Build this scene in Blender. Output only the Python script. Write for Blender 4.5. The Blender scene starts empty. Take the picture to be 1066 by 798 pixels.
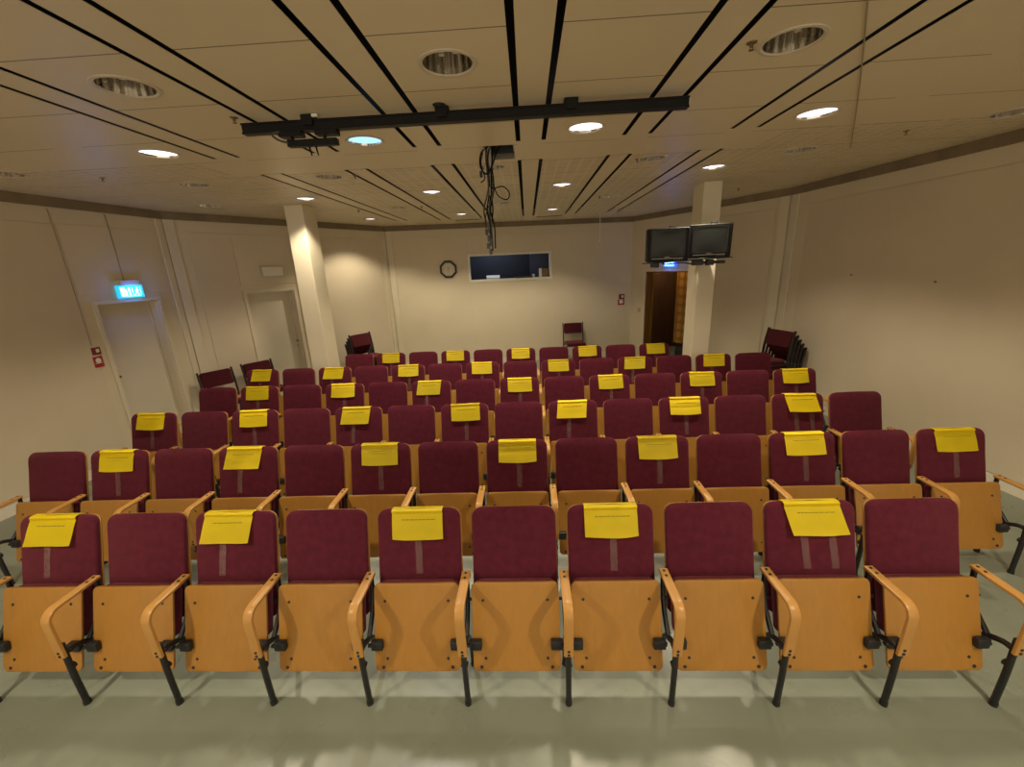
import bpy, bmesh, math, random
from mathutils import Vector, Matrix
random.seed(7)
SC = bpy.context.scene
COL = SC.collection
PI = math.pi

# ------------------------------------------------------------------ helpers
def s2l(c):
    return tuple(((v / 12.92) if v <= 0.04045 else ((v + 0.055) / 1.055) ** 2.4) for v in c)

def tag(o, label=None, cat=None, group=None, kind=None):
    if label: o['label'] = label
    if cat: o['category'] = cat
    if group: o['group'] = group
    if kind: o['kind'] = kind
    return o

def obj(name, bm, mat, parent=None, smooth=False):
    bmesh.ops.recalc_face_normals(bm, faces=bm.faces)
    me = bpy.data.meshes.new(name)
    bm.to_mesh(me); bm.free()
    if smooth:
        for p in me.polygons: p.use_smooth = True
    if mat:
        for m in (mat if isinstance(mat, (list, tuple)) else [mat]): me.materials.append(m)
    o = bpy.data.objects.new(name, me)
    COL.objects.link(o)
    if parent: o.parent = parent
    if smooth:
        try: me.set_sharp_from_angle(angle=math.radians(38))
        except Exception: pass
    return o

def empty(name, loc=(0, 0, 0), rz=0.0):
    o = bpy.data.objects.new(name, None)
    o.empty_display_size = 0.1
    COL.objects.link(o)
    o.location = loc; o.rotation_euler = (0, 0, rz)
    return o

def thing(name, label, cat, loc=(0, 0, 0), rz=0.0, group=None):
    return tag(empty(name, loc, rz), label, cat, group)

def kids(o):
    return KIDS.setdefault(o.name, list(o.children))
KIDS = {}
def copy_tree(o, parent=None):
    c = o.copy(); COL.objects.link(c)
    if parent: c.parent = parent
    for ch in list(o.children): copy_tree(ch, c)
    return c

def struct(name, bm, mat, smooth=False):
    return tag(obj(name, bm, mat, None, smooth), kind='structure')

def BM(): return bmesh.new()

def box(bm, x0, x1, y0, y1, z0, z1, M=None, bev=0.0, seg=2):
    r = bmesh.ops.create_cube(bm, size=1.0)
    vs = r['verts']
    bmesh.ops.scale(bm, vec=(x1 - x0, y1 - y0, z1 - z0), verts=vs)
    bmesh.ops.translate(bm, vec=((x0 + x1) / 2, (y0 + y1) / 2, (z0 + z1) / 2), verts=vs)
    if bev > 0:
        es = list({e for v in vs for e in v.link_edges})
        n0 = set(bm.verts) - set(vs)
        r2 = bmesh.ops.bevel(bm, geom=es, offset=bev, segments=seg, profile=0.5, affect='EDGES')
        vs = [v for v in bm.verts if v not in n0]
    if M is not None: bmesh.ops.transform(bm, matrix=M, verts=vs)
    return vs

def cyl(bm, p0, p1, r0, r1=None, n=16, caps=True):
    p0 = Vector(p0); p1 = Vector(p1)
    if r1 is None: r1 = r0
    d = p1 - p0
    r = bmesh.ops.create_cone(bm, cap_ends=caps, cap_tris=False, segments=n, radius1=r0, radius2=r1, depth=d.length)
    M = Matrix.Translation((p0 + p1) / 2) @ d.to_track_quat('Z', 'Y').to_matrix().to_4x4()
    bmesh.ops.transform(bm, matrix=M, verts=r['verts'])
    return r['verts']

def frames(pts):
    T = []
    for i in range(len(pts)):
        a = pts[max(i - 1, 0)]; b = pts[min(i + 1, len(pts) - 1)]
        T.append((b - a).normalized())
    return T

def sweep(bm, pts, prof, side=None):
    """loft a closed 2D profile [(u,v)] along pts; u along `side`, v along side x tangent"""
    pts = [Vector(p) for p in pts]
    T = frames(pts)
    rings = []
    s = Vector(side) if side else (Vector((0, 0, 1)) if abs(T[0].z) < .9 else Vector((1, 0, 0)))
    for p, t in zip(pts, T):
        u = (s - t * s.dot(t)).normalized(); s2 = u
        v = u.cross(t)
        rings.append([bm.verts.new(p + u * a + v * b) for a, b in prof])
        if not side: s = s2
    n = len(prof)
    for a, b in zip(rings[:-1], rings[1:]):
        for i in range(n):
            bm.faces.new((a[i], a[(i + 1) % n], b[(i + 1) % n], b[i]))
    bm.faces.new(rings[0]); bm.faces.new(rings[-1][::-1])

def circ(r, n=8):
    return [(r * math.cos(2 * PI * i / n), r * math.sin(2 * PI * i / n)) for i in range(n)]

def rrect(w, h, r, k=3):
    out = []
    for cx, cy, a0 in ((w / 2 - r, h / 2 - r, 0), (-w / 2 + r, h / 2 - r, PI / 2), (-w / 2 + r, -h / 2 + r, PI), (w / 2 - r, -h / 2 + r, 1.5 * PI)):
        for i in range(k + 1):
            a = a0 + PI / 2 * i / k
            out.append((cx + r * math.cos(a), cy + r * math.sin(a)))
    return out

def smoothpath(pts, k=6):
    """Catmull-Rom through pts"""
    P = [Vector(p) for p in pts]
    P = [P[0] * 2 - P[1]] + P + [P[-1] * 2 - P[-2]]
    out = []
    for i in range(1, len(P) - 2):
        for j in range(k):
            t = j / k
            a, b, c, d = P[i - 1], P[i], P[i + 1], P[i + 2]
            out.append(0.5 * ((2 * b) + (c - a) * t + (2 * a - 5 * b + 4 * c - d) * t * t + (3 * b - a - 3 * c + d) * t ** 3))
    out.append(P[-2])
    return out

def loft_pad(bm, levels, t, bev, crown=0.0):
    """levels: list of (half width, point on the front surface (y,z), normal (y,z)) bottom->top. Thickness t goes against the normal."""
    rings = []
    for hw, (y, z), (ny, nz) in levels:
        ring = []
        b = min(bev, hw * .9, t / 2)
        prof = []
        for i in range(4): # front right bevel
            a = PI / 2 * i / 3
            prof.append((hw - b + b * math.sin(a), -(b - b * math.cos(a))))
        for i in range(4):
            a = PI / 2 * i / 3
            prof.append((hw - b + b * math.cos(a), -(t - b + b * math.sin(a))))
        left = [(-x, d) for x, d in prof][::-1]
        mids_b = []
        prof = [(0, 0)] + prof + left
        for x, d in prof:
            c = crown * (1 - (x / max(hw, 1e-6)) ** 2) if d > -t * .5 else 0
            ring.append(bm.verts.new((x, y + ny * (d + c), z + nz * (d + c))))
        rings.append(ring)
    n = len(rings[0])
    for a, b in zip(rings[:-1], rings[1:]):
        for i in range(n):
            try: bm.faces.new((a[i], a[(i + 1) % n], b[(i + 1) % n], b[i]))
            except ValueError: pass
    bm.faces.new(rings[0]); bm.faces.new(rings[-1][::-1])

def pad_levels(path, w, rt, rb, n=16):
    """path: function s(0..1)->(y,z); returns levels with rounded corners"""
    pts = [Vector((0, *path(i / 200))) for i in range(201)]
    L = [0]
    for a, b in zip(pts[:-1], pts[1:]): L.append(L[-1] + (b - a).length)
    tot = L[-1]
    def at(d):
        d = min(max(d, 0), tot)
        for i in range(200):
            if L[i + 1] >= d:
                f = (d - L[i]) / max(L[i + 1] - L[i], 1e-9)
                p = pts[i].lerp(pts[i + 1], f); tg = (pts[i + 1] - pts[i]).normalized()
                return (p.y, p.z), (-tg.z, tg.y)
        return (pts[-1].y, pts[-1].z), (-1, 0)
    ds = []
    for i in range(6):
        a = PI / 2 * i / 5
        ds.append((rb * (1 - math.cos(a)), w / 2 - rb + rb * math.sin(a)))
    for i in range(1, n): ds.append((rb + (tot - rb - rt) * i / n, w / 2))
    for i in range(6):
        a = PI / 2 * i / 5
        ds.append((tot - rt + rt * math.sin(a), w / 2 - rt + rt * math.cos(a)))
    return [(hw, *at(d)) for d, hw in ds]

# ------------------------------------------------------------------ materials
def mat(name, rgb, rough=.6, metal=0.0, spec=.5, emit=None, estr=0.0, alpha=1.0, coat=0.0):
    m = bpy.data.materials.new(name); m.use_nodes = True
    b = m.node_tree.nodes['Principled BSDF']
    b.inputs['Base Color'].default_value = (*rgb, 1)
    b.inputs['Roughness'].default_value = rough
    b.inputs['Metallic'].default_value = metal
    b.inputs['Specular IOR Level'].default_value = spec
    b.inputs['Coat Weight'].default_value = coat
    if emit:
        b.inputs['Emission Color'].default_value = (*emit, 1)
        b.inputs['Emission Strength'].default_value = estr
    b.inputs['Alpha'].default_value = alpha
    return m

def noisy(m, rgb, amt=.12, scale=8.0, bump=0.0, bscale=60.0, stretch=(1, 1, 1), detail=4, coords='Object'):
    """procedural colour variation + bump"""
    nt = m.node_tree; N = nt.nodes; L = nt.links
    b = N['Principled BSDF']
    tc = N.new('ShaderNodeTexCoord'); mp = N.new('ShaderNodeMapping')
    mp.inputs['Scale'].default_value = stretch
    L.new(tc.outputs[coords], mp.inputs['Vector'])
    nz = N.new('ShaderNodeTexNoise'); nz.inputs['Scale'].default_value = scale; nz.inputs['Detail'].default_value = detail
    L.new(mp.outputs[0], nz.inputs['Vector'])
    cr = N.new('ShaderNodeValToRGB')
    lo = tuple(max(0, c * (1 - amt)) for c in rgb); hi = tuple(min(1, c * (1 + amt)) for c in rgb)
    cr.color_ramp.elements[0].position = .3; cr.color_ramp.elements[1].position = .7
    cr.color_ramp.elements[0].color = (*lo, 1); cr.color_ramp.elements[1].color = (*hi, 1)
    L.new(nz.outputs['Fac'], cr.inputs['Fac'])
    L.new(cr.outputs['Color'], b.inputs['Base Color'])
    if bump > 0:
        n2 = N.new('ShaderNodeTexNoise'); n2.inputs['Scale'].default_value = bscale; n2.inputs['Detail'].default_value = 3
        L.new(mp.outputs[0], n2.inputs['Vector'])
        bp = N.new('ShaderNodeBump'); bp.inputs['Strength'].default_value = bump; bp.inputs['Distance'].default_value = .003
        L.new(n2.outputs['Fac'], bp.inputs['Height']); L.new(bp.outputs[0], b.inputs['Normal'])
    return m, cr.outputs['Color'], tc

def nmat(name, rgb, rough=.6, amt=.1, scale=8, bump=0.0, bscale=60, stretch=(1, 1, 1), **kw):
    m = mat(name, rgb, rough, **kw); noisy(m, rgb, amt, scale, bump, bscale, stretch); return m

WALL = (.68, .59, .435)
M_wall = nmat('wall paint', WALL, .75, .04, 1.2, .25, 90)
M_wpan = nmat('wall panel cloth', (.655, .56, .415), .9, .06, 1.0, .5, 220)
M_pil = nmat('painted column', (.74, .66, .50), .6, .03, 2.0, .15, 80)
M_frame = nmat('door frame paint', (.70, .62, .47), .5, .03, 3)
M_door = nmat('door leaf paint', (.70, .63, .50), .5, .03, 2)
M_corn = nmat('cornice', (.22, .165, .10), .7, .15, 4)
M_base = nmat('baseboard', (.74, .68, .55), .5, .05, 3)
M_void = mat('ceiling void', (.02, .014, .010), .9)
M_slot = mat('dark slot lining', (.018, .010, .008), .8)
M_white = nmat('white plastic', (.80, .77, .66), .5, .03, 5)
M_cream = nmat('cream plastic', (.60, .52, .38), .5, .04, 5)
M_black = nmat('black steel', (.012, .012, .013), .38, .3, 30)
M_blackp = nmat('black plastic', (.016, .016, .017), .45, .25, 30)
M_rail = nmat('black rail', (.006, .005, .005), .5, .2, 12, spec=.25)
M_red = nmat('red sign', (.38, .025, .018), .5, .08, 20)
M_redd = nmat('dark red sign', (.22, .02, .02), .5, .08, 20)
M_yel = nmat('yellow paper', (.95, .76, .008), .55, .03, 9, .12, 20)
M_ink = mat('printed ink', (.42, .32, .015), .7)
M_navy = nmat('booth navy', (.016, .018, .030), .8, .1, 3)
M_navy2 = nmat('booth blue', (.075, .085, .135), .8, .1, 3)
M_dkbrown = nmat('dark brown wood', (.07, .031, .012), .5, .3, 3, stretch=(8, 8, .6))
M_oak = nmat('oak jamb', (.22, .105, .022), .45, .2, 4, stretch=(8, 8, .6))
M_paper = mat('white paper', (.85, .83, .78), .6)
M_card = nmat('cardboard', (.30, .19, .08), .8, .1, 8)
M_chrome = mat('chrome', (.75, .72, .66), .12, 1.0)
M_brass = nmat('brass', (.22, .15, .08), .4, .1, 20, metal=.8)
M_cable = nmat('cable', (.012, .010, .008), .8, .3, 20, spec=.15)
M_cableg = nmat('grey cable', (.07, .06, .045), .7, .2, 20)
M_cond = nmat('painted conduit', (.34, .27, .18), .7, .1, 8)
M_galv = nmat('galvanised', (.42, .38, .30), .4, .15, 14, metal=.6)
M_ventdark = mat('vent slot', (.03, .022, .015), .8)  # plain near-black for the vent slots and the small ceiling plate
M_tvcase = nmat('tv case', (.012, .0115, .011), .6, .15, 12, spec=.2)
M_tvscr = mat('tv glass', (.016, .019, .016), .34, spec=.35)
M_tvlab = mat('tv silver mark', (.35, .34, .32), .4)
M_clockf = nmat('clock face', (.70, .64, .48), .5, .03, 6)
M_clockr = nmat('clock frame', (.018, .013, .010), .4, .2, 12)
M_lampon = mat('lamp diffuser', (.9, .88, .85), .5, emit=(1.0, .93, .97), estr=1.6)
M_lampblue = mat('lamp diffuser cool', (.6, .8, .95), .5, emit=(.27, .62, 1.0), estr=1.15)
M_ring = nmat('lamp ring', (.62, .54, .42), .4, .04, 10)
M_bulb = mat('bulb glass', (.62, .58, .5), .25)
M_signg = mat('exit glow', (.1, .7, .75), .4, emit=s2l((.01, .66, .92)), estr=.95)
M_signw = mat('exit pictogram', (.9, 1, 1), .4, emit=s2l((.75, 1.0, 1.0)), estr=1.1)
M_signb = mat('exit blue', (.1, .3, .9), .4, emit=s2l((.14, .36, 1.0)), estr=1.1)
M_bag = nmat('black bag', (.012, .012, .012), .7, .4, 20)
M_stackf = nmat('black chair frame', (.010, .009, .009), .4, .2, 20)
M_rub = mat('rubber', (.01, .01, .01), .8)

# upholstery
def fabric(name, rgb):
    m = mat(name, rgb, .95, spec=.15)
    m2, colr, tc = noisy(m, rgb, .16, 26, .55, 420)
    b = m.node_tree.nodes['Principled BSDF']
    b.inputs['Sheen Weight'].default_value = .5
    b.inputs['Sheen Roughness'].default_value = .5
    b.inputs['Sheen Tint'].default_value = (.55, .18, .2, 1)
    return m
M_fab = fabric('burgundy wool', (.085, .0102, .0215))
M_fab2 = fabric('burgundy vinyl', (.060, .0085, .013))

def wood(name, rgb, rough=.38, axis=(14, 14, 1.2)):
    m = mat(name, rgb, rough, spec=.4)
    nt = m.node_tree; N = nt.nodes; L = nt.links; b = N['Principled BSDF']
    tc = N.new('ShaderNodeTexCoord'); mp = N.new('ShaderNodeMapping'); mp.inputs['Scale'].default_value = axis
    oi = N.new('ShaderNodeObjectInfo')
    ad = N.new('ShaderNodeVectorMath'); ad.operation = 'ADD'
    sc = N.new('ShaderNodeVectorMath'); sc.operation = 'SCALE'; sc.inputs['Scale'].default_value = 13.0
    cb = N.new('ShaderNodeCombineXYZ')
    L.new(oi.outputs['Random'], cb.inputs[0]); L.new(oi.outputs['Random'], cb.inputs[2])
    L.new(cb.outputs[0], sc.inputs[0])
    L.new(tc.outputs['Object'], ad.inputs[0]); L.new(sc.outputs[0], ad.inputs[1])
    L.new(ad.outputs[0], mp.inputs['Vector'])
    nz = N.new('ShaderNodeTexNoise'); nz.inputs['Scale'].default_value = 2.4; nz.inputs['Detail'].default_value = 6; nz.inputs['Distortion'].default_value = .6
    L.new(mp.outputs[0], nz.inputs['Vector'])
    cr = N.new('ShaderNodeValToRGB')
    cr.color_ramp.elements[0].position = .28; cr.color_ramp.elements[1].position = .75
    cr.color_ramp.elements[0].color = (*[c * .93 for c in rgb], 1); cr.color_ramp.elements[1].color = (*[min(1, c * 1.05) for c in rgb], 1)
    L.new(nz.outputs['Fac'], cr.inputs[0]); L.new(cr.outputs[0], b.inputs['Base Color'])
    return m
M_beech = wood('beech veneer', (.38, .178, .031))
M_arm = wood('beech arm', (.48, .245, .065), .35, (10, 2, 2))

def tape_mat():
    m = bpy.data.materials.new('clear tape'); m.use_nodes = True
    nt = m.node_tree; N = nt.nodes; L = nt.links
    out = N['Material Output']; b = N['Principled BSDF']
    b.inputs['Base Color'].default_value = (.55, .42, .36, 1); b.inputs['Roughness'].default_value = .10
    b.inputs['Specular IOR Level'].default_value = .8
    tr = N.new('ShaderNodeBsdfTransparent'); mx = N.new('ShaderNodeMixShader'); mx.inputs[0].default_value = .13
    L.new(tr.outputs[0], mx.inputs[1]); L.new(b.outputs[0], mx.inputs[2]); L.new(mx.outputs[0], out.inputs[0])
    return m
M_tape = tape_mat()

# floor: sheet vinyl with soft marbling and some polish
def floor_mat():
    rgb = (.205, .222, .172)
    m = mat('vinyl floor', rgb, .3, spec=.4)
    noisy(m, rgb, .10, 2.2, .06, 14, coords='Object', detail=6)
    nt = m.node_tree; N = nt.nodes; L = nt.links; b = N['Principled BSDF']
    tc = N.new('ShaderNodeTexCoord'); nz = N.new('ShaderNodeTexNoise'); nz.inputs['Scale'].default_value = 3.0; nz.inputs['Detail'].default_value = 4
    L.new(tc.outputs['Object'], nz.inputs['Vector'])
    mr = N.new('ShaderNodeMapRange'); mr.inputs['To Min'].default_value = .22; mr.inputs['To Max'].default_value = .36
    L.new(nz.outputs['Fac'], mr.inputs['Value']); L.new(mr.outputs[0], b.inputs['Roughness'])
    return m
M_floor = floor_mat()

# ceiling: painted panels with thin seams, perforated tiles further back
SLOTX = [.177 + .797 * k for k in (-3, -2, -1, 0, 1, 2)]
def ceil_mat():
    rgb = (.74, .635, .45)
    m = mat('ceiling panels', rgb, .42, spec=.4)
    nt = m.node_tree; N = nt.nodes; L = nt.links; b = N['Principled BSDF']
    tc = N.new('ShaderNodeTexCoord'); sp = N.new('ShaderNodeSeparateXYZ'); L.new(tc.outputs['Object'], sp.inputs[0])
    def math_(op, a, bb=None, c=None):
        n = N.new('ShaderNodeMath'); n.operation = op
        for i, v in enumerate((a, bb, c)):
            if v is None: continue
            if isinstance(v, (int, float)): n.inputs[i].default_value = v
            else: L.new(v, n.inputs[i])
        return n.outputs[0]
    x, y = sp.outputs[0], sp.outputs[1]
    # distance to nearest seam in y, period .56
    fy = math_('PINGPONG', math_('SUBTRACT', y, 1.96), .28)
    seam_y = math_('LESS_THAN', fy, .0035)
    # inside strip boards (between the slots of a pair) there is no seam
    fx = math_('PINGPONG', math_('SUBTRACT', x, .177), .3985)
    board = math_('LESS_THAN', fx, .10)
    seam = math_('MULTIPLY', seam_y, math_('SUBTRACT', 1.0, board))
    # small perforation squares beyond y = 4.1
    ck = N.new('ShaderNodeTexBrick'); ck.offset = 0.0
    ck.inputs['Scale'].default_value = 1.0; ck.inputs['Mortar Size'].default_value = .018; ck.inputs['Mortar Smooth'].default_value = .6
    ck.inputs['Brick Width'].default_value = .11; ck.inputs['Row Height'].default_value = .08
    L.new(tc.outputs['Object'], ck.inputs['Vector'])
    ck.inputs['Color1'].default_value = (.80, .79, .78, 1); ck.inputs['Color2'].default_value = (.93, .92, .91, 1); ck.inputs['Mortar'].default_value = (1, 1, 1, 1)
    side = math_('GREATER_THAN', math_('ABSOLUTE', math_('SUBTRACT', x, -.2)), 2.35)
    back = math_('GREATER_THAN', y, 4.14)
    far = math_('MAXIMUM', math_('MULTIPLY', side, math_('GREATER_THAN', y, 3.6)), math_('MULTIPLY', back, math_('SUBTRACT', 1.0, board)))
    mx = N.new('ShaderNodeMix'); mx.data_type = 'RGBA'; mx.inputs['A'].default_value = (1, 1, 1, 1)
    L.new(far, mx.inputs['Factor']); L.new(ck.outputs['Color'], mx.inputs['B'])
    nz = N.new('ShaderNodeTexNoise'); nz.inputs['Scale'].default_value = .9; nz.inputs['Detail'].default_value = 3
    L.new(tc.outputs['Object'], nz.inputs['Vector'])
    cr = N.new('ShaderNodeValToRGB'); cr.color_ramp.elements[0].position = .3; cr.color_ramp.elements[1].position = .7
    cr.color_ramp.elements[0].color = (*[c * .95 for c in rgb], 1); cr.color_ramp.elements[1].color = (*[c * 1.04 for c in rgb], 1)
    L.new(nz.outputs['Fac'], cr.inputs[0])
    mu = N.new('ShaderNodeMix'); mu.data_type = 'RGBA'; mu.blend_type = 'MULTIPLY'; mu.inputs['Factor'].default_value = 1
    L.new(cr.outputs[0], mu.inputs['A']); L.new(mx.outputs['Result'], mu.inputs['B'])
    m3 = N.new('ShaderNodeMix'); m3.data_type = 'RGBA'; m3.inputs['B'].default_value = (.20, .145, .08, 1)
    L.new(seam, m3.inputs['Factor']); L.new(mu.outputs['Result'], m3.inputs['A'])
    L.new(m3.outputs['Result'], b.inputs['Base Color'])
    bp = N.new('ShaderNodeBump'); bp.inputs['Strength'].default_value = .35; bp.inputs['Distance'].default_value = .003
    L.new(math_('MULTIPLY', far, ck.outputs['Fac']), bp.inputs['Height']); L.new(bp.outputs[0], b.inputs['Normal'])
    return m
M_ceil = ceil_mat()

# mustard curtain with pale spots in the corridor
def spot_mat():
    m = mat('mustard spotted cloth', (.42, .22, .03), .8)
    nt = m.node_tree; N = nt.nodes; L = nt.links; b = N['Principled BSDF']
    tc = N.new('ShaderNodeTexCoord'); mp = N.new('ShaderNodeMapping'); mp.inputs['Scale'].default_value = (5.5, 5.5, 5.5)
    L.new(tc.outputs['Object'], mp.inputs[0])
    v = N.new('ShaderNodeTexVoronoi'); v.inputs['Scale'].default_value = 1; v.inputs['Randomness'].default_value = 0
    L.new(mp.outputs[0], v.inputs['Vector'])
    cr = N.new('ShaderNodeValToRGB'); cr.color_ramp.elements[0].position = .3; cr.color_ramp.elements[1].position = .42
    cr.color_ramp.elements[0].color = (.74, .46, .17, 1); cr.color_ramp.elements[1].color = (.58, .31, .04, 1)
    L.new(v.outputs['Distance'], cr.inputs[0]); L.new(cr.outputs[0], b.inputs['Base Color'])
    return m
M_spot = spot_mat()

# ------------------------------------------------------------------ camera
cam_d = bpy.data.cameras.new('camera'); cam = bpy.data.objects.new('camera', cam_d); COL.objects.link(cam)
f_px, pitch, roll, yaw = 431.4, .2756, -.0451, -.0463
CAM = Vector((.1143, 0, 2.1374))
fw = Vector((math.sin(yaw) * math.cos(pitch), math.cos(yaw) * math.cos(pitch), -math.sin(pitch)))
rt = Vector((math.cos(yaw), -math.sin(yaw), 0)); up = rt.cross(fw)
r2 = rt * math.cos(roll) + up * math.sin(roll); u2 = -rt * math.sin(roll) + up * math.cos(roll)
cam.matrix_world = Matrix(((r2.x, u2.x, -fw.x, CAM.x), (r2.y, u2.y, -fw.y, CAM.y), (r2.z, u2.z, -fw.z, CAM.z), (0, 0, 0, 1)))
cam_d.sensor_width = 36; cam_d.sensor_fit = 'HORIZONTAL'; cam_d.lens = f_px / 1066 * 36
cam_d.clip_start = .05; cam_d.clip_end = 60
SC.camera = cam

# ------------------------------------------------------------------ room shell
ZC, ZB = 3.05, 2.95
class Wall:
    def __init__(s, A, B):
        s.A = Vector((*A, 0)); s.B = Vector((*B, 0)); s.L = (s.B - s.A).length
        s.t = (s.B - s.A) / s.L; s.n = Vector((s.t.y, -s.t.x, 0))     # inward (room is on the right of A->B)
        s.M = Matrix(((s.t.x, s.n.x, 0, s.A.x), (s.t.y, s.n.y, 0, s.A.y), (0, 0, 1, 0), (0, 0, 0, 1)))
        s.rz = math.atan2(s.t.y, s.t.x)
    def p(s, d, z, out=0.0): return s.M @ Vector((d, out, z))
    def build(s, name, openings=(), thk=.15, ext=(0, 0), z1=ZC + .3):
        bm = BM()
        xs = sorted({-ext[0], s.L + ext[1], *[o[0] for o in openings], *[o[1] for o in openings]})
        for a, b in zip(xs[:-1], xs[1:]):
            op = [o for o in openings if o[0] <= a + 1e-6 and o[1] >= b - 1e-6]
            if not op: box(bm, a, b, -thk, 0, -.02, z1, s.M)
            else:
                z0, zt = op[0][2], op[0][3]
                if z0 > 0: box(bm, a, b, -thk, 0, -.02, z0, s.M)
                box(bm, a, b, -thk, 0, zt, z1, s.M)
        return struct(name, bm, M_wall)
W_L1 = Wall((-5.516, -2.5), (-4.79, 5.8))
W_L2 = Wall((-4.79, 5.8), (-2.85, 9.15))
W_BK = Wall((-2.85, 9.15), (2.46, 9.70))
W_R2 = Wall((2.46, 9.70), (4.0, 6.66))
W_RW = Wall((4.0, 6.66), (4.983, -2.5))
W_FR = Wall((4.983, -2.5), (-5.516, -2.5))
def sL(Y): return (Y + 2.5) / .9962
D1 = (sL(4.70), sL(5.46), 0, 1.915)
D2 = (.89, 1.665, 0, 1.90)
D3 = (.465, 1.76, 0, 1.90)
WN = (1.735, 3.51, 1.865, 2.39)
W_L1.build('wall_left', [D1], .3, (0, 0)); W_L2.build('wall_back_left', [D2], .3, (.0, .0)); W_BK.build('wall_back', [WN])
W_R2.build('wall_back_right', [D3]); W_RW.build('wall_right')
# floor: follows the room plus the corridor and booth footprints
bm = BM(); box(bm, -6.2, 6.4, -3.2, 12.4, -.12, 0); struct('floor', bm, M_floor)

# ceiling with real holes: slot recesses and downlight openings
lamps = []   # (x, y, radius, state, label)
RL = .118
ceil_poly = [W_L1.p(0, 0, -.1), W_L1.p(W_L1.L, 0, -.1), W_L2.p(W_L2.L, 0, -.1), W_BK.p(W_BK.L, 0, -.1), W_RW.p(0, 0, -.1), W_RW.p(W_RW.L, 0, -.1)]
A_ROW = [(-1.79, 2.255), (-.22, 2.235), (1.33, 2.24)]
B_ROW = [(-2.58, 3.325), (-1.02, 3.315), (.56, 3.31), (2.13, 3.30)]
C_ROW = [(-3.15, 4.39), (-1.775, 4.365), (-.185, 4.345), (1.32, 4.35), (2.67, 4.345)]
D_ROW = [(-2.60, 5.49), (-1.02, 5.49), (.57, 5.47), (2.12, 4.91)]
E_ROW = [(-3.92, 5.60), (-1.78, 6.60), (-.22, 6.66), (1.38, 6.58)]
F_ROW = [(-2.64, 7.81), (-1.00, 7.78), (.59, 7.76)]
X_ROW = [(3.67, 3.55), (-4.16, 3.62)]
N_ROW = [(-2.58, 1.18), (-1.02, 1.18), (.56, 1.18), (2.13, 1.18)]       # over the front edge of the floor, just above the frame
S_ROW = [(-2.45, .12), (2.10, .12)]
ONROWS = B_ROW + D_ROW + F_ROW + N_ROW + S_ROW
OFFROWS = A_ROW + C_ROW + E_ROW + X_ROW
slots = []   # U or single polygons
SW = .034
for k, cx in enumerate(SLOTX):
    y_near = -1.9
    for sx in (-.0965, .0965):
        slots.append([(cx + sx - SW / 2, y_near), (cx + sx + SW / 2, y_near), (cx + sx + SW / 2, 3.55), (cx + sx - SW / 2, 3.55)])
    a, b2, w2 = .0965 + SW / 2, .0965 - SW / 2, .018
    y0, y1 = 4.13, 8.5
    if k == 0: y1 = 8.3
    slots.append([(cx - a, y0), (cx + a, y0), (cx + a, y1), (cx + b2, y1), (cx + b2, y0 + w2), (cx - b2, y0 + w2), (cx - b2, y1), (cx - a, y1)])
HOLE = [(-.20, 3.62), (.045, 3.62), (.045, 4.08), (-.20, 4.08)]
bm = BM()
def loop(pts):
    vs = [bm.verts.new((x, y, ZC)) for x, y in pts]
    for i in range(len(vs)): bm.edges.new((vs[i], vs[(i + 1) % len(vs)]))
loop([(p.x, p.y) for p in ceil_poly])
for s in slots: loop(s)
loop(HOLE)
for (x, y) in ONROWS + OFFROWS:
    loop([(x + RL * math.cos(2 * PI * i / 28), y + RL * math.sin(2 * PI * i / 28)) for i in range(28)])
bmesh.ops.triangle_fill(bm, use_beauty=True, use_dissolve=False, edges=bm.edges[:])
bmesh.ops.recalc_face_normals(bm, faces=bm.faces)
top = bmesh.ops.extrude_face_region(bm, geom=bm.faces[:])
bmesh.ops.translate(bm, vec=(0, 0, .003), verts=[v for v in top['geom'] if isinstance(v, bmesh.types.BMVert)])
struct('ceiling', bm, M_ceil)
bm = BM(); box(bm, -6.0, 5.6, -3, 10.2, ZC + .24, ZC + .3); struct('ceiling_deck', bm, M_void)

# cornice boards along the wall tops, wall panels, skirting
def strip(name, w, s0, s1, z0, z1, d, m, out=0.0):
    bm = BM(); box(bm, s0, s1, out, out + d, z0, z1, w.M); return struct(name, bm, m)
tn = 0
for w in (W_L1, W_L2, W_BK, W_R2, W_RW):
    tn += 1; strip('trim_%d' % tn, w, 0, w.L, ZB, ZC - .001, .035, M_corn)
def skirt(side, w, s0, s1): return strip('baseboard_' + side, w, s0, s1, 0, .105, .014, M_base)
skirt('left', W_L1, 0, D1[0] - .06); skirt('left_rear', W_L1, D1[1] + .06, W_L1.L)
skirt('back_left', W_L2, 0, D2[0] - .06); skirt('back_left_corner', W_L2, D2[1] + .06, W_L2.L)
skirt('back', W_BK, 0, W_BK.L); skirt('back_right', W_R2, D3[1] + .06, W_R2.L); skirt('right', W_RW, 0, W_RW.L)
def panel(w, s0, s1, z0, z1, d=.012, m=None):
    global tn
    tn += 1
    bm = BM(); box(bm, s0, s1, 0, d, z0, z1, w.M, bev=.004, seg=1); return struct('trim_%d' % tn, bm, m or M_wpan)
panel(W_RW, .36, 8.8, .12, 2.79)
panel(W_L1, .4, sL(4.54), .12, 2.78); panel(W_L1, sL(4.545), sL(5.66), 2.02, 2.79, .008, M_wall)
panel(W_L2, .26, .83, .12, 2.79); panel(W_L2, 1.75, W_L2.L - .18, .12, 2.80); panel(W_L2, .835, 1.745, 2.02, 2.795, .008, M_wall)
panel(W_R2, 1.86, W_R2.L - .22, .12, 2.80)
panel(W_BK, .22, WN[0] - .04, .12, 2.81, .006, M_wall); panel(W_BK, WN[1] + .04, W_BK.L - .12, .12, 2.81, .006, M_wall)
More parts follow.
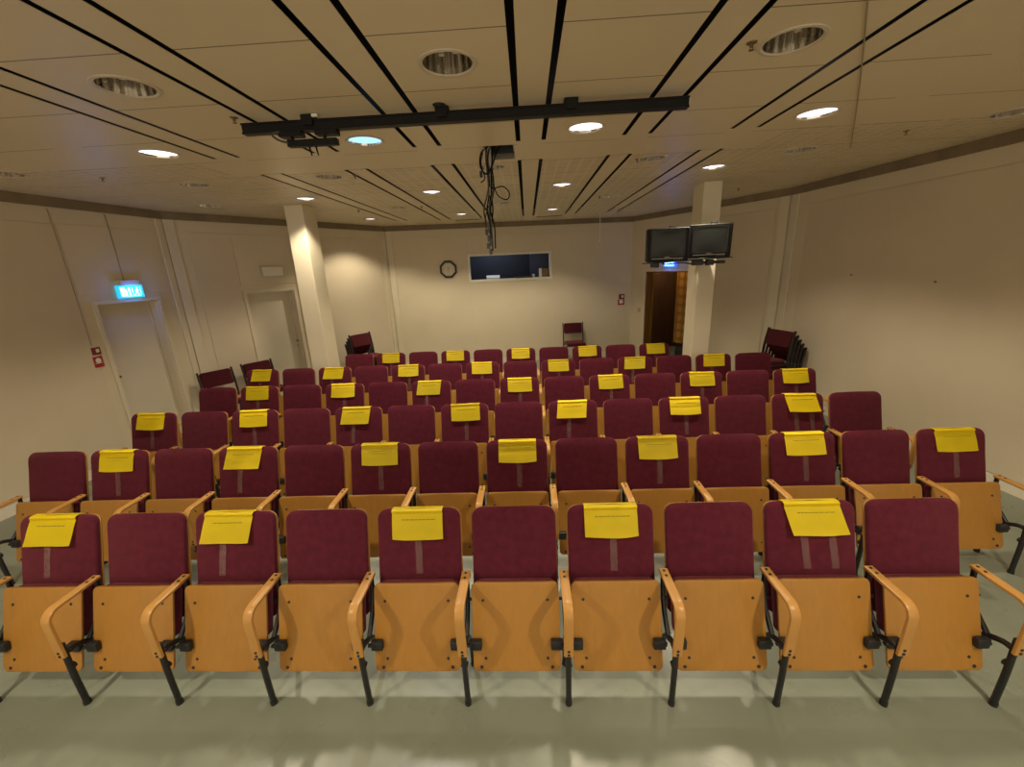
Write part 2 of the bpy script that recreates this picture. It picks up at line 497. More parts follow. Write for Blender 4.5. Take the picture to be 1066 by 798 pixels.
panel(W_BK, WN[0] - .04, WN[1] + .04, .12, WN[2] - .04, .006, M_wall); panel(W_BK, WN[0] - .04, WN[1] + .04, WN[3] + .04, 2.81, .006, M_wall)
# pilaster strips in the room corners
for w, s0, s1 in ((W_R2, W_R2.L - .16, W_R2.L - .02), (W_RW, .02, .16), (W_L1, W_L1.L - .10, W_L1.L - .01), (W_L2, .01, .14), (W_BK, .02, .14), (W_L2, W_L2.L - .12, W_L2.L - .02)):
    panel(w, s0, s1, 0, ZB, .022, M_frame)

# columns: square, standing on the floor and running into the ceiling
def column(name, x0, x1, y0, y1, label):
    bm = BM(); box(bm, x0, x1, y0, y1, 0, ZC, bev=.006, seg=2)
    o = obj(name, bm, M_pil); return tag(o, kind='structure')
column('column_left', -3.10, -2.85, 5.86, 6.22, '')
column('column_right', 2.37, 2.60, 5.76, 6.10, '')

# doors ------------------------------------------------------------------
def door(name, w, D, rec, frame_w, handle=None):
    s0, s1, z0, zt = D
    e = empty(name); tag(e, kind='structure')
    bm = BM(); box(bm, s0 + .012, s1 - .012, -rec - .045, -rec, .012, zt - .012, w.M, bev=.003); leaf = obj('door_leaf', bm, M_door, e)
    bm = BM()
    box(bm, s0 - frame_w, s0, 0, .02, 0, zt + frame_w, w.M, bev=.003); box(bm, s1, s1 + frame_w, 0, .02, 0, zt + frame_w, w.M, bev=.003)
    box(bm, s0, s1, 0, .02, zt, zt + frame_w, w.M, bev=.003)
    box(bm, s0, s0 + .012, -rec - .05, 0, 0, zt, w.M); box(bm, s1 - .012, s1, -rec - .05, 0, 0, zt, w.M); box(bm, s0, s1, -rec - .05, 0, zt - .012, zt, w.M)
    box(bm, s1 - .032, s1 - .012, -rec, -rec + .02, 0, zt - .012, w.M); box(bm, s0 + .012, s0 + .03, -rec, -rec + .02, 0, zt - .012, w.M)
    obj('door_frame', bm, M_frame, e)
    if handle:
        s, z = handle
        bm = BM(); box(bm, s - .02, s + .02, -rec, -rec + .008, z - .10, z + .09, w.M, bev=.004)
        h = obj('handle_plate', bm, M_galv, leaf)
        bm = BM(); cyl(bm, w.p(s, z + .03, -rec), w.p(s, z + .03, -rec + .05), .009); cyl(bm, w.p(s, z + .03, -rec + .045), w.p(s - .11, z + .03, -rec + .045), .009)
        obj('door_handle', bm, M_chrome, leaf)
    return e, leaf
d1, leaf1 = door('door_1', W_L1, D1, .14, .045)
bm = BM(); cyl(bm, W_L1.p(sL(4.83), 1.02, -.141), W_L1.p(sL(4.83), 1.02, -.128), .016); obj('keyhole', bm, M_brass, leaf1)
d2, leaf2 = door('door_2', W_L2, D2, .10, .05)
bm = BM(); cyl(bm, W_L2.p(1.628, 1.02, -.10), W_L2.p(1.628, 1.02, -.06), .02); cyl(bm, W_L2.p(1.628, .93, -.10), W_L2.p(1.628, .93, -.085), .014); obj('door_knob', bm, M_galv, leaf2)
# open doorway to the corridor
e3 = empty('door_3'); tag(e3, kind='structure')
s0, s1, _, zt = D3
bm = BM()
box(bm, s0 - .05, s0, 0, .02, 0, zt + .05, W_R2.M, bev=.003); box(bm, s1, s1 + .05, 0, .02, 0, zt + .05, W_R2.M, bev=.003); box(bm, s0, s1, 0, .02, zt, zt + .05, W_R2.M, bev=.003)
obj('door_frame', bm, M_frame, e3)
bm = BM()
box(bm, s0, s0 + .02, -.16, -.001, 0, zt, W_R2.M); box(bm, s1 - .02, s1, -.16, -.001, 0, zt, W_R2.M); box(bm, s0, s0 + .035, -.20, -.16, 0, zt, W_R2.M); box(bm, s0, s1, -.16, -.001, zt - .02, zt, W_R2.M)
obj('jamb_lining', bm, M_oak, e3)
# corridor shell behind the doorway
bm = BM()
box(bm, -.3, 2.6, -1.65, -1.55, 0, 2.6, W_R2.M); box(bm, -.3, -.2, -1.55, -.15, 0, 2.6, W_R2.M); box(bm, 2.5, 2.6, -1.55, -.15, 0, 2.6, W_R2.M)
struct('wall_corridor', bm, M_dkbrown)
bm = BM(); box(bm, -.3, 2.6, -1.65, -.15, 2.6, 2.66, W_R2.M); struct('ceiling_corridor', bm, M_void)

def add_fill_lamp(name_label, w, s, out, z, energy, color):  # added lamp, out of view, that brightens a dark side room
    t = thing('added_fill_lamp', name_label, 'lamp', w.p(s, z, out))
    bm = BM(); cyl(bm, (0, 0, -.03), (0, 0, 0), .11, .12, 24); obj('base', bm, M_white, t)
    bm = BM(); cyl(bm, (0, 0, -.06), (0, 0, -.03), .08, .10, 24); obj('globe', bm, M_lampon, t)
    ld = bpy.data.lights.new('lamp_light', 'POINT'); ld.energy = energy; ld.color = color; ld.shadow_soft_size = .08
    lo = bpy.data.objects.new('lamp_light', ld); COL.objects.link(lo); lo.parent = t; lo.location = (0, 0, -.16)
add_fill_lamp('added fill lamp on the corridor ceiling beyond the open doorway', W_R2, .55, -.75, 2.6, 20, (1.0, .80, .52))  # added to lift the dark corridor behind the doorway
add_fill_lamp('added fill lamp on the control booth ceiling', W_BK, 2.3, -.75, 2.9, 12, (.75, .85, 1.0))  # invented source so the booth interior does not render black
# booth window and room behind it
s0, s1, z0, zt = WN
e = empty('window_1'); tag(e, kind='structure')
bm = BM()
fwid = .035
for a, b, c, d in ((s0 - fwid, s0 + .012, z0 - fwid, zt + fwid), (s1 - .012, s1 + fwid, z0 - fwid, zt + fwid)): box(bm, a, b, -.155, .018, c, d, W_BK.M, bev=.003)
for c, d in ((z0 - fwid, z0 + .012), (zt - .012, zt + fwid)): box(bm, s0, s1, -.155, .018, c, d, W_BK.M, bev=.003)
obj('window_frame', bm, M_white, e)
bm = BM(); box(bm, s0 - .02, s1 + .02, -.42, -.155, z0 - .03, z0 + .008, W_BK.M, bev=.003); obj('window_sill', bm, M_white, e)
bm = BM()
box(bm, s0 - .5, s1 + .5, -1.45, -1.37, 0, 2.9, W_BK.M); box(bm, s0 - .58, s0 - .5, -1.45, -.15, 0, 2.9, W_BK.M); box(bm, s1 + .5, s1 + .58, -1.45, -.15, 0, 2.9, W_BK.M)
struct('wall_booth', bm, M_navy)
bm = BM(); box(bm, s0 - .58, s1 + .58, -1.45, -.15, 2.9, 2.96, W_BK.M); struct('ceiling_booth', bm, M_navy)
bm = BM(); box(bm, s1 - .36, s1 + .49, -.92, -.86, 0, 2.88, W_BK.M); struct('wall_booth_partition', bm, M_navy2)
zs = z0 + .008
def on_sill(name, s, out, label, cat, mats, shape):
    bm = BM(); shape(bm)
    bmesh.ops.transform(bm, matrix=Matrix.Translation(W_BK.p(s, zs, out)) @ Matrix.Rotation(W_BK.rz, 4, 'Z'), verts=bm.verts)
    return tag(obj(name, bm, mats), label, cat)
def sh(bm):
    for i in range(6): box(bm, -.15 + i * .004, .14 + i * .003, -.08, .08, i * .003, i * .003 + .0025)
    box(bm, -.14, .16, -.06, .07, .018, .022, Matrix.Translation((0, 0, .035)) @ Matrix.Rotation(.42, 4, 'X'))
on_sill('paper_pile', 2.23, -.26, 'white sheets of paper lying on the booth window sill', 'paper', M_paper, sh)
t = thing('mixer', 'flat black equipment slab on the booth window sill, right of the papers', 'device', W_BK.p(2.92, zs, -.10), W_BK.rz)
bm = BM(); box(bm, -.19, .19, -.09, .09, 0, .035, bev=.006); obj('body', bm, M_blackp, t)
bm = BM()
for i in range(6): box(bm, -.15 + i * .06, -.13 + i * .06, -.05, .05, .034, .040)
obj('slider', bm, M_cableg, t)
def sh(bm):
    cyl(bm, (0, 0, 0), (0, 0, .075), .026, .034, 20)
on_sill('cup', 3.15, -.22, 'small white cup on the booth window sill', 'cup', M_white, sh)
t = thing('carton', 'brown cardboard carton with white edge at right end of booth window', 'box', W_BK.p(3.41, zs, -.28), W_BK.rz)
bm = BM(); box(bm, -.06, .075, -.09, .09, 0, .18, bev=.004); obj('body', bm, M_card, t)
bm = BM(); box(bm, -.06, .0, -.088, .088, .18, .184, Matrix.Rotation(-.25, 4, 'Y')); obj('flap', bm, M_card, t)
t = thing('binder', 'white ring binder standing on booth sill beside the cardboard carton', 'binder', W_BK.p(3.315, zs, -.26), W_BK.rz)
bm = BM(); box(bm, -.022, .022, -.10, .10, 0, .19, bev=.003); obj('cover', bm, M_paper, t)

# ------------------------------------------------------------------ wall things
def wthing(name, w, s, z, out, label, cat, group=None):
    return thing(name, label, cat, w.p(s, z, out), w.rz, group)
# local frame of wthing: x along the wall (A->B), y out into the room... (rotation only => y = left of tangent), so flip
def wbox(bm, w, s0, s1, z0, z1, o0, o1, org, bev=0.0):
    """box in wall coords, expressed local to a wthing at org=(s,z,out)"""
    M = Matrix.Rotation(-w.rz, 4, 'Z') @ Matrix.Translation(-w.p(*org)) @ w.M
    box(bm, s0, s1, o0, o1, z0, z1, M, bev=bev)
def wloc(w, s, z, out, org):
    return Matrix.Rotation(-w.rz, 4, 'Z') @ (w.p(s, z, out) - w.p(*org))

# exit signs: box housing + luminous plate with running figure, arrow and door
def exit_sign(w, s, z, label, group, mplate):
    org = (s, z, 0)
    t = wthing('exit_sign', w, *org, label, 'sign', group)
    bm = BM(); wbox(bm, w, s - .12, s + .12, z + .15, z + .215, 0, .06, org, bev=.006); obj('housing', bm, M_cream, t)
    bm = BM(); wbox(bm, w, s - .155, s + .155, z, z + .15, .012, .048, org, bev=.004); pl = obj('luminous_plate', bm, mplate, t)
    def q(bm, a0, a1, c0, c1): wbox(bm, w, s + a0, s + a1, z + c0, z + c1, .0475, .050, org)
    bm = BM(); q(bm, -.13, -.075, .02, .13); q(bm, -.075, -.055, .02, .10); obj('door_symbol', bm, M_signw, pl)
    bm = BM()
    a = [(.0, .075), (.0, .095)]
    q(bm, -.035, -.012, .035, .125)                       # bar
    q(bm, .012, .020, .03, .125)
    obj('bar_symbol', bm, M_signw, pl)
    bm = BM()
    c = wloc(w, s + .075, z + .115, .0485, org)
    n = Matrix.Rotation(-w.rz, 3, 'Z') @ w.n
    cyl(bm, c - n * .001, c + n * .002, .013, n=14)
    def limb(a, b, wd=.012):
        A = wloc(w, s + a[0], z + a[1], .0488, org); B = wloc(w, s + b[0], z + b[1], .0488, org)
        d = (B - A).normalized(); sd = d.cross(n) * wd / 2
        vs = [bm.verts.new(A + sd), bm.verts.new(A - sd), bm.verts.new(B - sd), bm.verts.new(B + sd)]
        f = bm.faces.new(vs); r = bmesh.ops.extrude_face_region(bm, geom=[f])
        bmesh.ops.translate(bm, vec=n * .002, verts=[v for v in r['geom'] if isinstance(v, bmesh.types.BMVert)])
    limb((.072, .10), (.062, .062), .026); limb((.062, .064), (.085, .045)); limb((.085, .047), (.078, .022)); limb((.060, .064), (.045, .040)); limb((.046, .042), (.030, .036))
    limb((.075, .098), (.10, .08), .009); limb((.068, .098), (.045, .085), .009)
    obj('running_figure_symbol', bm, M_signw, pl)
    bm = BM(); q(bm, .112, .120, .03, .125); q(bm, -.05, .112, .018, .026); obj('border_symbol', bm, M_signw, pl)
    ld = bpy.data.lights.new('sign_glow', 'POINT'); ld.shadow_soft_size = .04; ld.energy = 1.6; ld.color = (.08, .22, 1.0)
    lo = bpy.data.objects.new('sign_glow', ld); COL.objects.link(lo); lo.parent = t
    lo.location = wloc(w, s, z + .075, .11, org)
    lo.rotation_euler = (PI / 2, 0, PI)
    return t
exit_sign(W_L1, sL(5.11), 1.965, 'glowing green exit sign above the white side door on the left wall', None, M_signg)
exit_sign(W_R2, 1.16, 1.985, 'glowing exit sign above the open doorway, partly hidden by the televisions', None, M_signb)
# conduits
def conduit(w, s, z0, z1, label, r=.006):
    bm = BM(); sweep(bm, smoothpath([w.p(s, z0, .012), w.p(s + .004, (z0 + z1) / 2, .012), w.p(s - .002, z1, .012)], 3), circ(r, 6), side=w.t)
    return tag(obj('cable', bm, M_cond), label, 'cable')
conduit(W_L1, sL(4.515), 1.47, 2.93, 'thin cable running up the left wall from the red fire sign', .005)
conduit(W_L1, sL(5.085), 2.18, 2.93, 'thin cable running up the wall from the green exit sign', .006)
# red fire signs
def fire_sign(w, s, z, hgt, kind, label, wd=.095):
    org = (s, z, 0)
    t = wthing('fire_sign', w, *org, label, 'sign')
    bm = BM(); wbox(bm, w, s - wd / 2, s + wd / 2, z, z + hgt, .012, .016, org); pl = obj('plate', bm, M_red if kind else M_redd, t)
    bm = BM()
    if kind:
        c = wloc(w, s, z + hgt * .62, .0165, org); n = Matrix.Rotation(-w.rz, 3, 'Z') @ w.n
        cyl(bm, c, c + n * .001, wd * .30, n=16)
        wbox(bm, w, s - wd * .4, s + wd * .4, z + hgt * .36, z + hgt * .40, .0155, .017, org)
    else:
        wbox(bm, w, s - wd * .05, s + wd * .32, z + hgt * .3, z + hgt * .75, .0155, .017, org)
    obj('symbol', bm, M_white, pl)
    return t
fire_sign(W_L1, sL(4.545), 1.36, .085, 0, 'small dark red square sign, upper of two by the left side door')
fire_sign(W_L1, sL(4.535), 1.215, .125, 1, 'red fire sign with white symbol, lower of two by the left side door', .10)
fire_sign(W_BK, 5.12, 1.31, .11, 0, 'small dark red sign on back wall, upper of two left of the doorway', .13)
fire_sign(W_BK, 5.11, 1.18, .12, 1, 'red fire sign with pale symbol, lower of two left of the doorway', .15)
# emergency light box above door 2
org = (1.345, 2.14, 0)
t = wthing('emergency_light', W_L2, *org, 'pale rectangular emergency light box on wall above the left rear door', 'light box')
bm = BM(); wbox(bm, W_L2, 1.165, 1.525, 2.14, 2.31, .008, .06, org, bev=.006); obj('housing', bm, M_cream, t)
bm = BM(); wbox(bm, W_L2, 1.18, 1.51, 2.155, 2.295, .06, .068, org, bev=.003); obj('cover', bm, M_white, t)
# switch
org = (.28, 1.03, 0)
t = wthing('light_switch', W_R2, *org, 'small grey light switch beside the open doorway', 'switch')
bm = BM(); wbox(bm, W_R2, .24, .32, 1.03, 1.12, 0, .012, org, bev=.003); obj('plate', bm, M_galv, t)
bm = BM(); wbox(bm, W_R2, .262, .298, 1.05, 1.10, .012, .018, org, bev=.002); obj('rocker', bm, M_cream, t)
# wall hooks
for i, (Y, z, lb) in enumerate(((5.43, 1.85, 'small dark hook on right wall, nearer the rear corner'), (4.44, 1.80, 'small dark hook on right wall, nearer the front'))):
    s = (6.66 - Y) / .9943
    t = thing('wall_hook', lb, 'hook', W_RW.p(s, z, .012))
    n = W_RW.n
    bm = BM(); cyl(bm, (0, 0, 0), n * .006, .009); obj('rosette', bm, M_brass, t)
    bm = BM(); cyl(bm, n * .005, n * .022, .0035); cyl(bm, n * .020, n * .023 + Vector((0, 0, .010)), .0035); obj('peg', bm, M_brass, t)
# socket low on the back wall
org = (4.55 + .42, .46, 0)
# clock: octagonal frame
org = (1.272, 2.13, .006)
t = wthing('wall_clock', W_BK, *org, 'octagonal dark framed wall clock left of the booth window', 'clock')
Mw = Matrix.Rotation(-W_BK.rz, 4, 'Z') @ Matrix.Translation(-W_BK.p(*org)) @ W_BK.M
def ring_pts(r, n, a0, out): return [Mw @ Vector((1.272 + r * math.cos(a0 + 2 * PI * i / n), out, 2.13 + r * math.sin(a0 + 2 * PI * i / n))) for i in range(n)]
bm = BM()
loops = [[bm.verts.new(p) for p in ring_pts(r, 8, PI / 8, o)] for r, o in ((.195, .006), (.195, .035), (.183, .042), (.152, .040), (.146, .026))]
for a, b in zip(loops[:-1], loops[1:]):
    for i in range(8): bm.faces.new((a[i], a[(i + 1) % 8], b[(i + 1) % 8], b[i]))
bm.faces.new(loops[0][::-1])
obj('clock_frame', bm, M_clockr, t)
bm = BM(); vs = [bm.verts.new(p) for p in ring_pts(.150, 8, PI / 8, .027)]; bm.faces.new(vs)
face = obj('clock_face', bm, M_clockf, t)
bm = BM()
for i in range(12):
    a = i * PI / 6
    for k in (0,):
        c0 = Mw @ Vector((1.272 + .108 * math.cos(a), .030, 2.13 + .108 * math.sin(a))); c1 = Mw @ Vector((1.272 + .122 * math.cos(a), .030, 2.13 + .122 * math.sin(a)))
        cyl(bm, c0, c1, .003, n=5)
obj('hour_mark', bm, M_cable, face)
for nm, ang, ln, rr in (('hour_hand', math.radians(75), .06, .0045), ('minute_hand', math.radians(-95), .085, .0032)):
    bm = BM(); cyl(bm, Mw @ Vector((1.272, .032, 2.13)), Mw @ Vector((1.272 + ln * math.cos(ang), .032, 2.13 + ln * math.sin(ang))), rr, rr * .5, 6); obj(nm, bm, M_cable, t)

# ------------------------------------------------------------------ corridor contents
t = tag(empty('curtain', W_R2.p(1.11, 0, -.55), W_R2.rz), 'mustard cloth with pale spots hanging in the doorway', 'curtain')
bm = BM()
n = 40; vsa = []
for i in range(n + 1):
    x = -.31 + .78 * i / n; y = .018 * math.sin(i * .9)
    vsa.append((x, y))
for (z0_, z1_) in ((.36, 2.3),):
    A = [bm.verts.new((x, y, z0_)) for x, y in vsa]; B = [bm.verts.new((x, y, z1_)) for x, y in vsa]
    for i in range(n): bm.faces.new((A[i], A[i + 1], B[i + 1], B[i]))
r = bmesh.ops.solidify(bm, geom=bm.faces[:], thickness=.006)
obj('cloth', bm, M_spot, t, True)
bm = BM(); cyl(bm, (-.36, 0, 2.31), (.55, 0, 2.31), .014); obj('curtain_rod', bm, M_oak, t)
for x in (-.34, .53):
    pass
bm = BM(); cyl(bm, (-.30, 0, 2.31), (-.30, 0, 2.60), .010); obj('hanger', bm, M_oak, t)
bm = BM(); cyl(bm, (.50, 0, 2.31), (.50, 0, 2.60), .010); obj('hanger', bm, M_oak, t)
t = thing('bag', 'black bag lying on the floor in the open doorway', 'bag', W_R2.p(1.30, 0, -.40), W_R2.rz)
bm = BM(); box(bm, -.22, .22, -.13, .13, .0, .34, bev=.07, seg=4)
for v in bm.verts:
    v.co += Vector((math.sin(v.co.z * 17 + v.co.y * 9) * .014, math.sin(v.co.x * 21) * .014, math.sin(v.co.x * 13 + v.co.y * 5) * .012 if v.co.z > .1 else 0))
obj('body', bm, M_bag, t, True)
bm = BM(); sweep(bm, smoothpath([(-.12, -.02, .33), (-.08, -.02, .42), (.08, .0, .43), (.12, .02, .33)], 5), circ(.012, 8), side=(0, 1, 0)); obj('handle', bm, M_bag, t, True)

# ------------------------------------------------------------------ downlights
def downlight_on(x, y, name, label, mdisc, energy, color, spot=2.15, blend=.42):
    t = thing(name, label, 'ceiling light', (x, y, ZC), 0, 'lit round downlights')
    bm = BM(); R0 = RL
    prof = [(RL - .004, .0), (RL + .004, -.006), (RL + .018, -.004), (RL + .02, 0)]
    n = 40; rings = []
    for i in range(n):
        a = 2 * PI * i / n; rings.append([bm.verts.new((r * math.cos(a), r * math.sin(a), z)) for r, z in prof])
    for i in range(n):
        A, B = rings[i], rings[(i + 1) % n]
        for j in range(3): bm.faces.new((A[j], A[j + 1], B[j + 1], B[j]))
        bm.faces.new((A[3], A[0], B[0], B[3]))
    obj('trim_ring', bm, M_ring, t, True)
    bm = BM(); cyl(bm, (0, 0, -.001), (0, 0, .014), RL - .004, RL - .007, n=40, caps=False); obj('reflector', bm, M_chrome, t, True)
    bm = BM(); cyl(bm, (0, 0, .012), (0, 0, .018), RL - .007, n=40); obj('diffuser', bm, mdisc, t)
    ld = bpy.data.lights.new('lamp_light', 'SPOT'); ld.energy = energy; ld.color = color; ld.spot_size = spot; ld.spot_blend = blend; ld.shadow_soft_size = .06
    lo = bpy.data.objects.new('lamp_light', ld); COL.objects.link(lo); lo.parent = t; lo.location = (0, 0, -.004)
    return t
def downlight_off_proto():
    t = empty('downlight')
    n = 48
    def lathe(prof, close=False):
        bm = BM(); rings = []
        for i in range(n):
            a = 2 * PI * i / n; rings.append([bm.verts.new((r * math.cos(a), r * math.sin(a), z)) for r, z in prof])
        for i in range(n):
            A, B = rings[i], rings[(i + 1) % n]
            for j in range(len(prof) - 1): bm.faces.new((A[j], A[j + 1], B[j + 1], B[j]))
            if close: bm.faces.new((A[-1], A[0], B[0], B[-1]))
        return bm
    obj('trim_ring', lathe([(RL - .004, 0), (RL + .004, -.006), (RL + .018, -.004), (RL + .02, 0)], True), M_ring, t, True)
    # faceted reflector: fluted wall
    bm = BM(); nn = 96; rings = []
    for i in range(nn):
        a = 2 * PI * i / nn; k = 1.0 + .022 * math.sin(a * 16)
        rings.append([bm.verts.new((r * k * math.cos(a), r * k * math.sin(a), z)) for r, z in ((RL - .004, .0), (RL - .008, .06), (RL - .022, .13))])
    for i in range(nn):
        A, B = rings[i], rings[(i + 1) % nn]
        for j in range(2): bm.faces.new((A[j], A[j + 1], B[j + 1], B[j]))
    bm.faces.new([r[2] for r in rings])
    obj('reflector', bm, M_chrome, t, True)
    for sx in (-.035, .035):
        bm = BM(); cyl(bm, (sx, -.02, .13), (sx, -.02, .045), .014, n=14); cyl(bm, (sx, .02, .13), (sx, .02, .045), .014, n=14); obj('bulb', bm, M_bulb, t, True)
    return t
WARM = (1.0, .87, .64)
rowname = {}
order = ['leftmost', 'second from left', 'third from left', 'rightmost']
E0 = 85
for ri, (row, nm) in enumerate(((B_ROW, 'lit row just behind the black rail'), (D_ROW, 'second lit row'), (F_ROW, 'rearmost lit row'), (N_ROW, 'row over the front seats'), (S_ROW, 'row over the stage'))):
    for i, (x, y) in enumerate(row):
        o = order[i] if i < len(row) - 1 else 'rightmost'
        blue = (ri == 0 and i == 1)
        lab = 'lit %s ceiling downlight, %s in %s'.replace('ceiling downlight', 'downlight') % ('bluish' if blue else 'white', o, nm)
        downlight_on(x, y, 'downlight', lab, M_lampblue if blue else M_lampon, E0 * (1, 1, 1, .12, 2.1)[ri], (.9, .85, .8) if blue else WARM)
po = downlight_off_proto()
first = True
offl = [(A_ROW, 'of three in front of the black rail'), (C_ROW, 'in the row just behind the black rail'), (E_ROW, 'in the farther unlit row'), (X_ROW, '')]
for row, nm in offl:
    for i, (x, y) in enumerate(row):
        o = po if first else copy_tree(po); first = False
        o.location = (x, y, ZC); o.rotation_euler = (0, 0, random.uniform(-.3, .3))
        if row is X_ROW: lab = 'unlit chrome ceiling downlight close to the %s wall' % ('right', 'left')[i]
        else:
            w_ = 'leftmost' if i == 0 else ('rightmost' if i == len(row) - 1 else ['', 'second from left', 'third from left', 'fourth from left'][i])
            lab = 'unlit chrome downlight, %s %s' % (w_, nm)
        tag(o, lab, 'ceiling light', 'unlit round downlights')

# sprinkler heads
def sprinkler_proto():
    t = empty('sprinkler_head')
    bm = BM(); cyl(bm, (0, 0, -.006), (0, 0, 0), .034, .036, 20); obj('rosette', bm, M_brass, t, True)
    bm = BM(); cyl(bm, (0, 0, -.03), (0, 0, -.004), .011, n=10)
    for sx in (-1, 1): cyl(bm, (sx * .012, 0, -.014), (sx * .010, 0, -.048), .003, n=6)
    cyl(bm, (0, 0, -.05), (0, 0, -.046), .018, n=14); obj('nozzle', bm, M_brass, t)
    return t
sp = sprinkler_proto()
SPR = [((1.15, 2.23), 'beside the big chrome downlight at upper right'), ((3.21, 3.88), 'near the right wall'), ((-3.63, 3.92), 'near the left wall'), ((-1.58, 2.72), 'just in front of the left end of black rail'),
       ((-1.52, 4.36), 'beside the left chrome downlight behind the rail'), ((1.18, 4.34), 'beside the right chrome downlight behind the rail'), ((-1.42, 6.60), 'far back beside a dim downlight, left of the cables'), ((1.20, 6.55), 'far back beside a dim downlight, right of the cables'), ((-2.40, 6.66), 'far back near the left column'), ((3.13, 6.47), 'behind the right column')]
for i, ((x, y), lb) in enumerate(SPR):
    o = sp if i == 0 else copy_tree(sp)
    o.location = (x, y, ZC); o.scale = (.62, .62, .62); tag(o, 'small brass sprinkler head on ceiling ' + lb, 'sprinkler', 'ceiling sprinklers')
bm = BM(); cyl(bm, (0, 0, -.006), (0, 0, 0), .034, .038, 24); cyl(bm, (0, 0, -.010), (0, 0, -.006), .016, n=16)
o = tag(obj('smoke_detector', bm, M_ventdark, None, True), 'small dark round ceiling plate just in front of the black rail', 'detector'); o.location = (-.36, 2.72, ZC)
# narrow vents by the back wall
for i, (x, y, lb) in enumerate(((-.99, 8.62, 'narrow dark ceiling vent near the back wall, left of the hanging cables'), (.59, 8.70, 'narrow dark ceiling vent near the back wall, right of the hanging cables'))):
    t = thing('ceiling_vent', lb, 'vent', (x, y, ZC), .05)
    bm = BM(); box(bm, -.27, .27, -.05, .05, -.006, 0, bev=.002); obj('frame', bm, M_ring, t)
    bm = BM(); box(bm, -.25, .25, -.036, -.008, -.009, -.006); box(bm, -.25, .25, .008, .036, -.009, -.006); obj('slot', bm, M_ventdark, t)
# thin cord tacked across the ceiling at the right
bm = BM(); sweep(bm, smoothpath([(1.40, 1.90, ZC - .006), (1.9, 2.6, ZC - .006), (2.5, 3.46, ZC - .007), (3.10, 4.33, ZC - .006)], 6), circ(.0035, 6), side=(0, 0, 1))
tag(obj('cord', bm, M_cond), 'thin grey cord running across ceiling at upper right', 'cord')
# pull string hanging near the back at right
bm = BM(); p = Vector((1.55, 8.55, ZC)); cyl(bm, p, p - Vector((0, 0, .50)), .006, n=6); cyl(bm, p - Vector((0, 0, .54)), p - Vector((0, 0, .49)), .010, n=8)
tag(obj('pull_cord', bm, M_paper), 'thin white pull cord hanging from ceiling near back wall', 'cord')

# ------------------------------------------------------------------ black rail with trolley
RY = 2.76
t = thing('ceiling_rail', 'long black ceiling rail with hanging trolley assembly across the ceiling', 'rail', (-.23, RY, ZC))
bm = BM()
box(bm, -1.33, 1.30, -.018, .018, -.080, -.030, bev=.003)
box(bm, -1.33, 1.30, -.025, .025, -.084, -.075); box(bm, -1.33, 1.30, -.025, .025, -.036, -.027)
obj('beam', bm, M_rail, t)
for x in (-.92, -.12, .63):
    bm = BM(); box(bm, x - .04, x + .04, -.03, .03, -.03, 0, bev=.004); box(bm, x - .03, x + .03, -.036, -.025, -.06, -.012); obj('bracket', bm, M_rail, t)
bm = BM(); box(bm, -1.11, -.97, -.03, .03, -.112, -.080, bev=.005); obj('trolley', bm, M_rail, t)
bm = BM(); box(bm, -.89, -.755, -.03, .03, -.112, -.080, bev=.005); obj('trolley', bm, M_rail, t)
bm = BM(); box(bm, -1.07, -.765, -.022, .022, -.165, -.128, bev=.005); obj('carrier_bar', bm, M_rail, t)
bm = BM()
for x in (-1.04, -.84): cyl(bm, (x, 0, -.131), (x, 0, -.108), .010, n=10)
obj('hanger_bolt', bm, M_rail, t)
for x in (-.945, -.905):
    bm = BM(); cyl(bm, (x, 0, -.16), (x + .008, 0, -.215), .006, .004, 8); obj('prong', bm, M_rail, t)
bm = BM(); sweep(bm, smoothpath([(-1.10, -.03, -.085), (-1.14, -.04, -.10), (-1.11, -.035, -.13), (-1.06, -.02, -.145)], 5), circ(.006, 6), side=(1, 0, 0)); obj('cable_loop', bm, M_cableg, t)
bm = BM(); box(bm, -.885, -.85, -.045, -.03, -.022, -.006); obj('plug', bm, M_white, t)

# ------------------------------------------------------------------ opened ceiling hatch with hanging cable bundle
t = thing('junction_box', 'grey metal box recessed in the open ceiling hatch above the cables', 'box', (-.08, 3.85, ZC))
bm = BM()
box(bm, -.12, .125, -.23, -.222, 0, .16); box(bm, -.12, .125, .222, .23, 0, .16); box(bm, -.12, -.112, -.222, .222, 0, .16); box(bm, .117, .125, -.222, .222, 0, .16); box(bm, -.12, .125, -.23, .23, .16, .168)
obj('casing', bm, M_galv, t)
bm = BM(); box(bm, -.07, .122, -.02, .06, -.012, .05, bev=.004); obj('dark_module', bm, M_blackp, t)
t = thing('cable_bundle', 'tangled bundle of black cables hanging from the open ceiling hatch', 'cables', (-.16, 3.74, ZC))
bm = BM(); box(bm, -.016, .016, -.010, .010, -.34, .15, bev=.004); obj('conduit_bar', bm, M_galv, t)
rr = random.Random(3)
for k in range(6):
    bx = -.02 + .008 * k
    pts = [(bx + rr.uniform(.0, .08), .05 * rr.random(), .12), (bx - .02 + .03 * rr.random(), rr.uniform(-.02, .02), -.05), (bx + rr.uniform(-.03, .02), rr.uniform(-.03, .0), -.28), (bx - .03 + rr.uniform(-.02, .02), rr.uniform(-.03, .02), -.45), (bx - .015 + rr.uniform(-.02, .02), rr.uniform(-.02, .02), -.58), (bx - .025 + rr.uniform(-.03, .03), rr.uniform(-.02, .02), -.68 - .02 * k)]
    bm = BM(); sweep(bm, smoothpath(pts, 7), circ(.0065, 7), side=(0, 1, 0)); obj('cable', bm, M_cable if k % 3 else M_cableg, t, True)
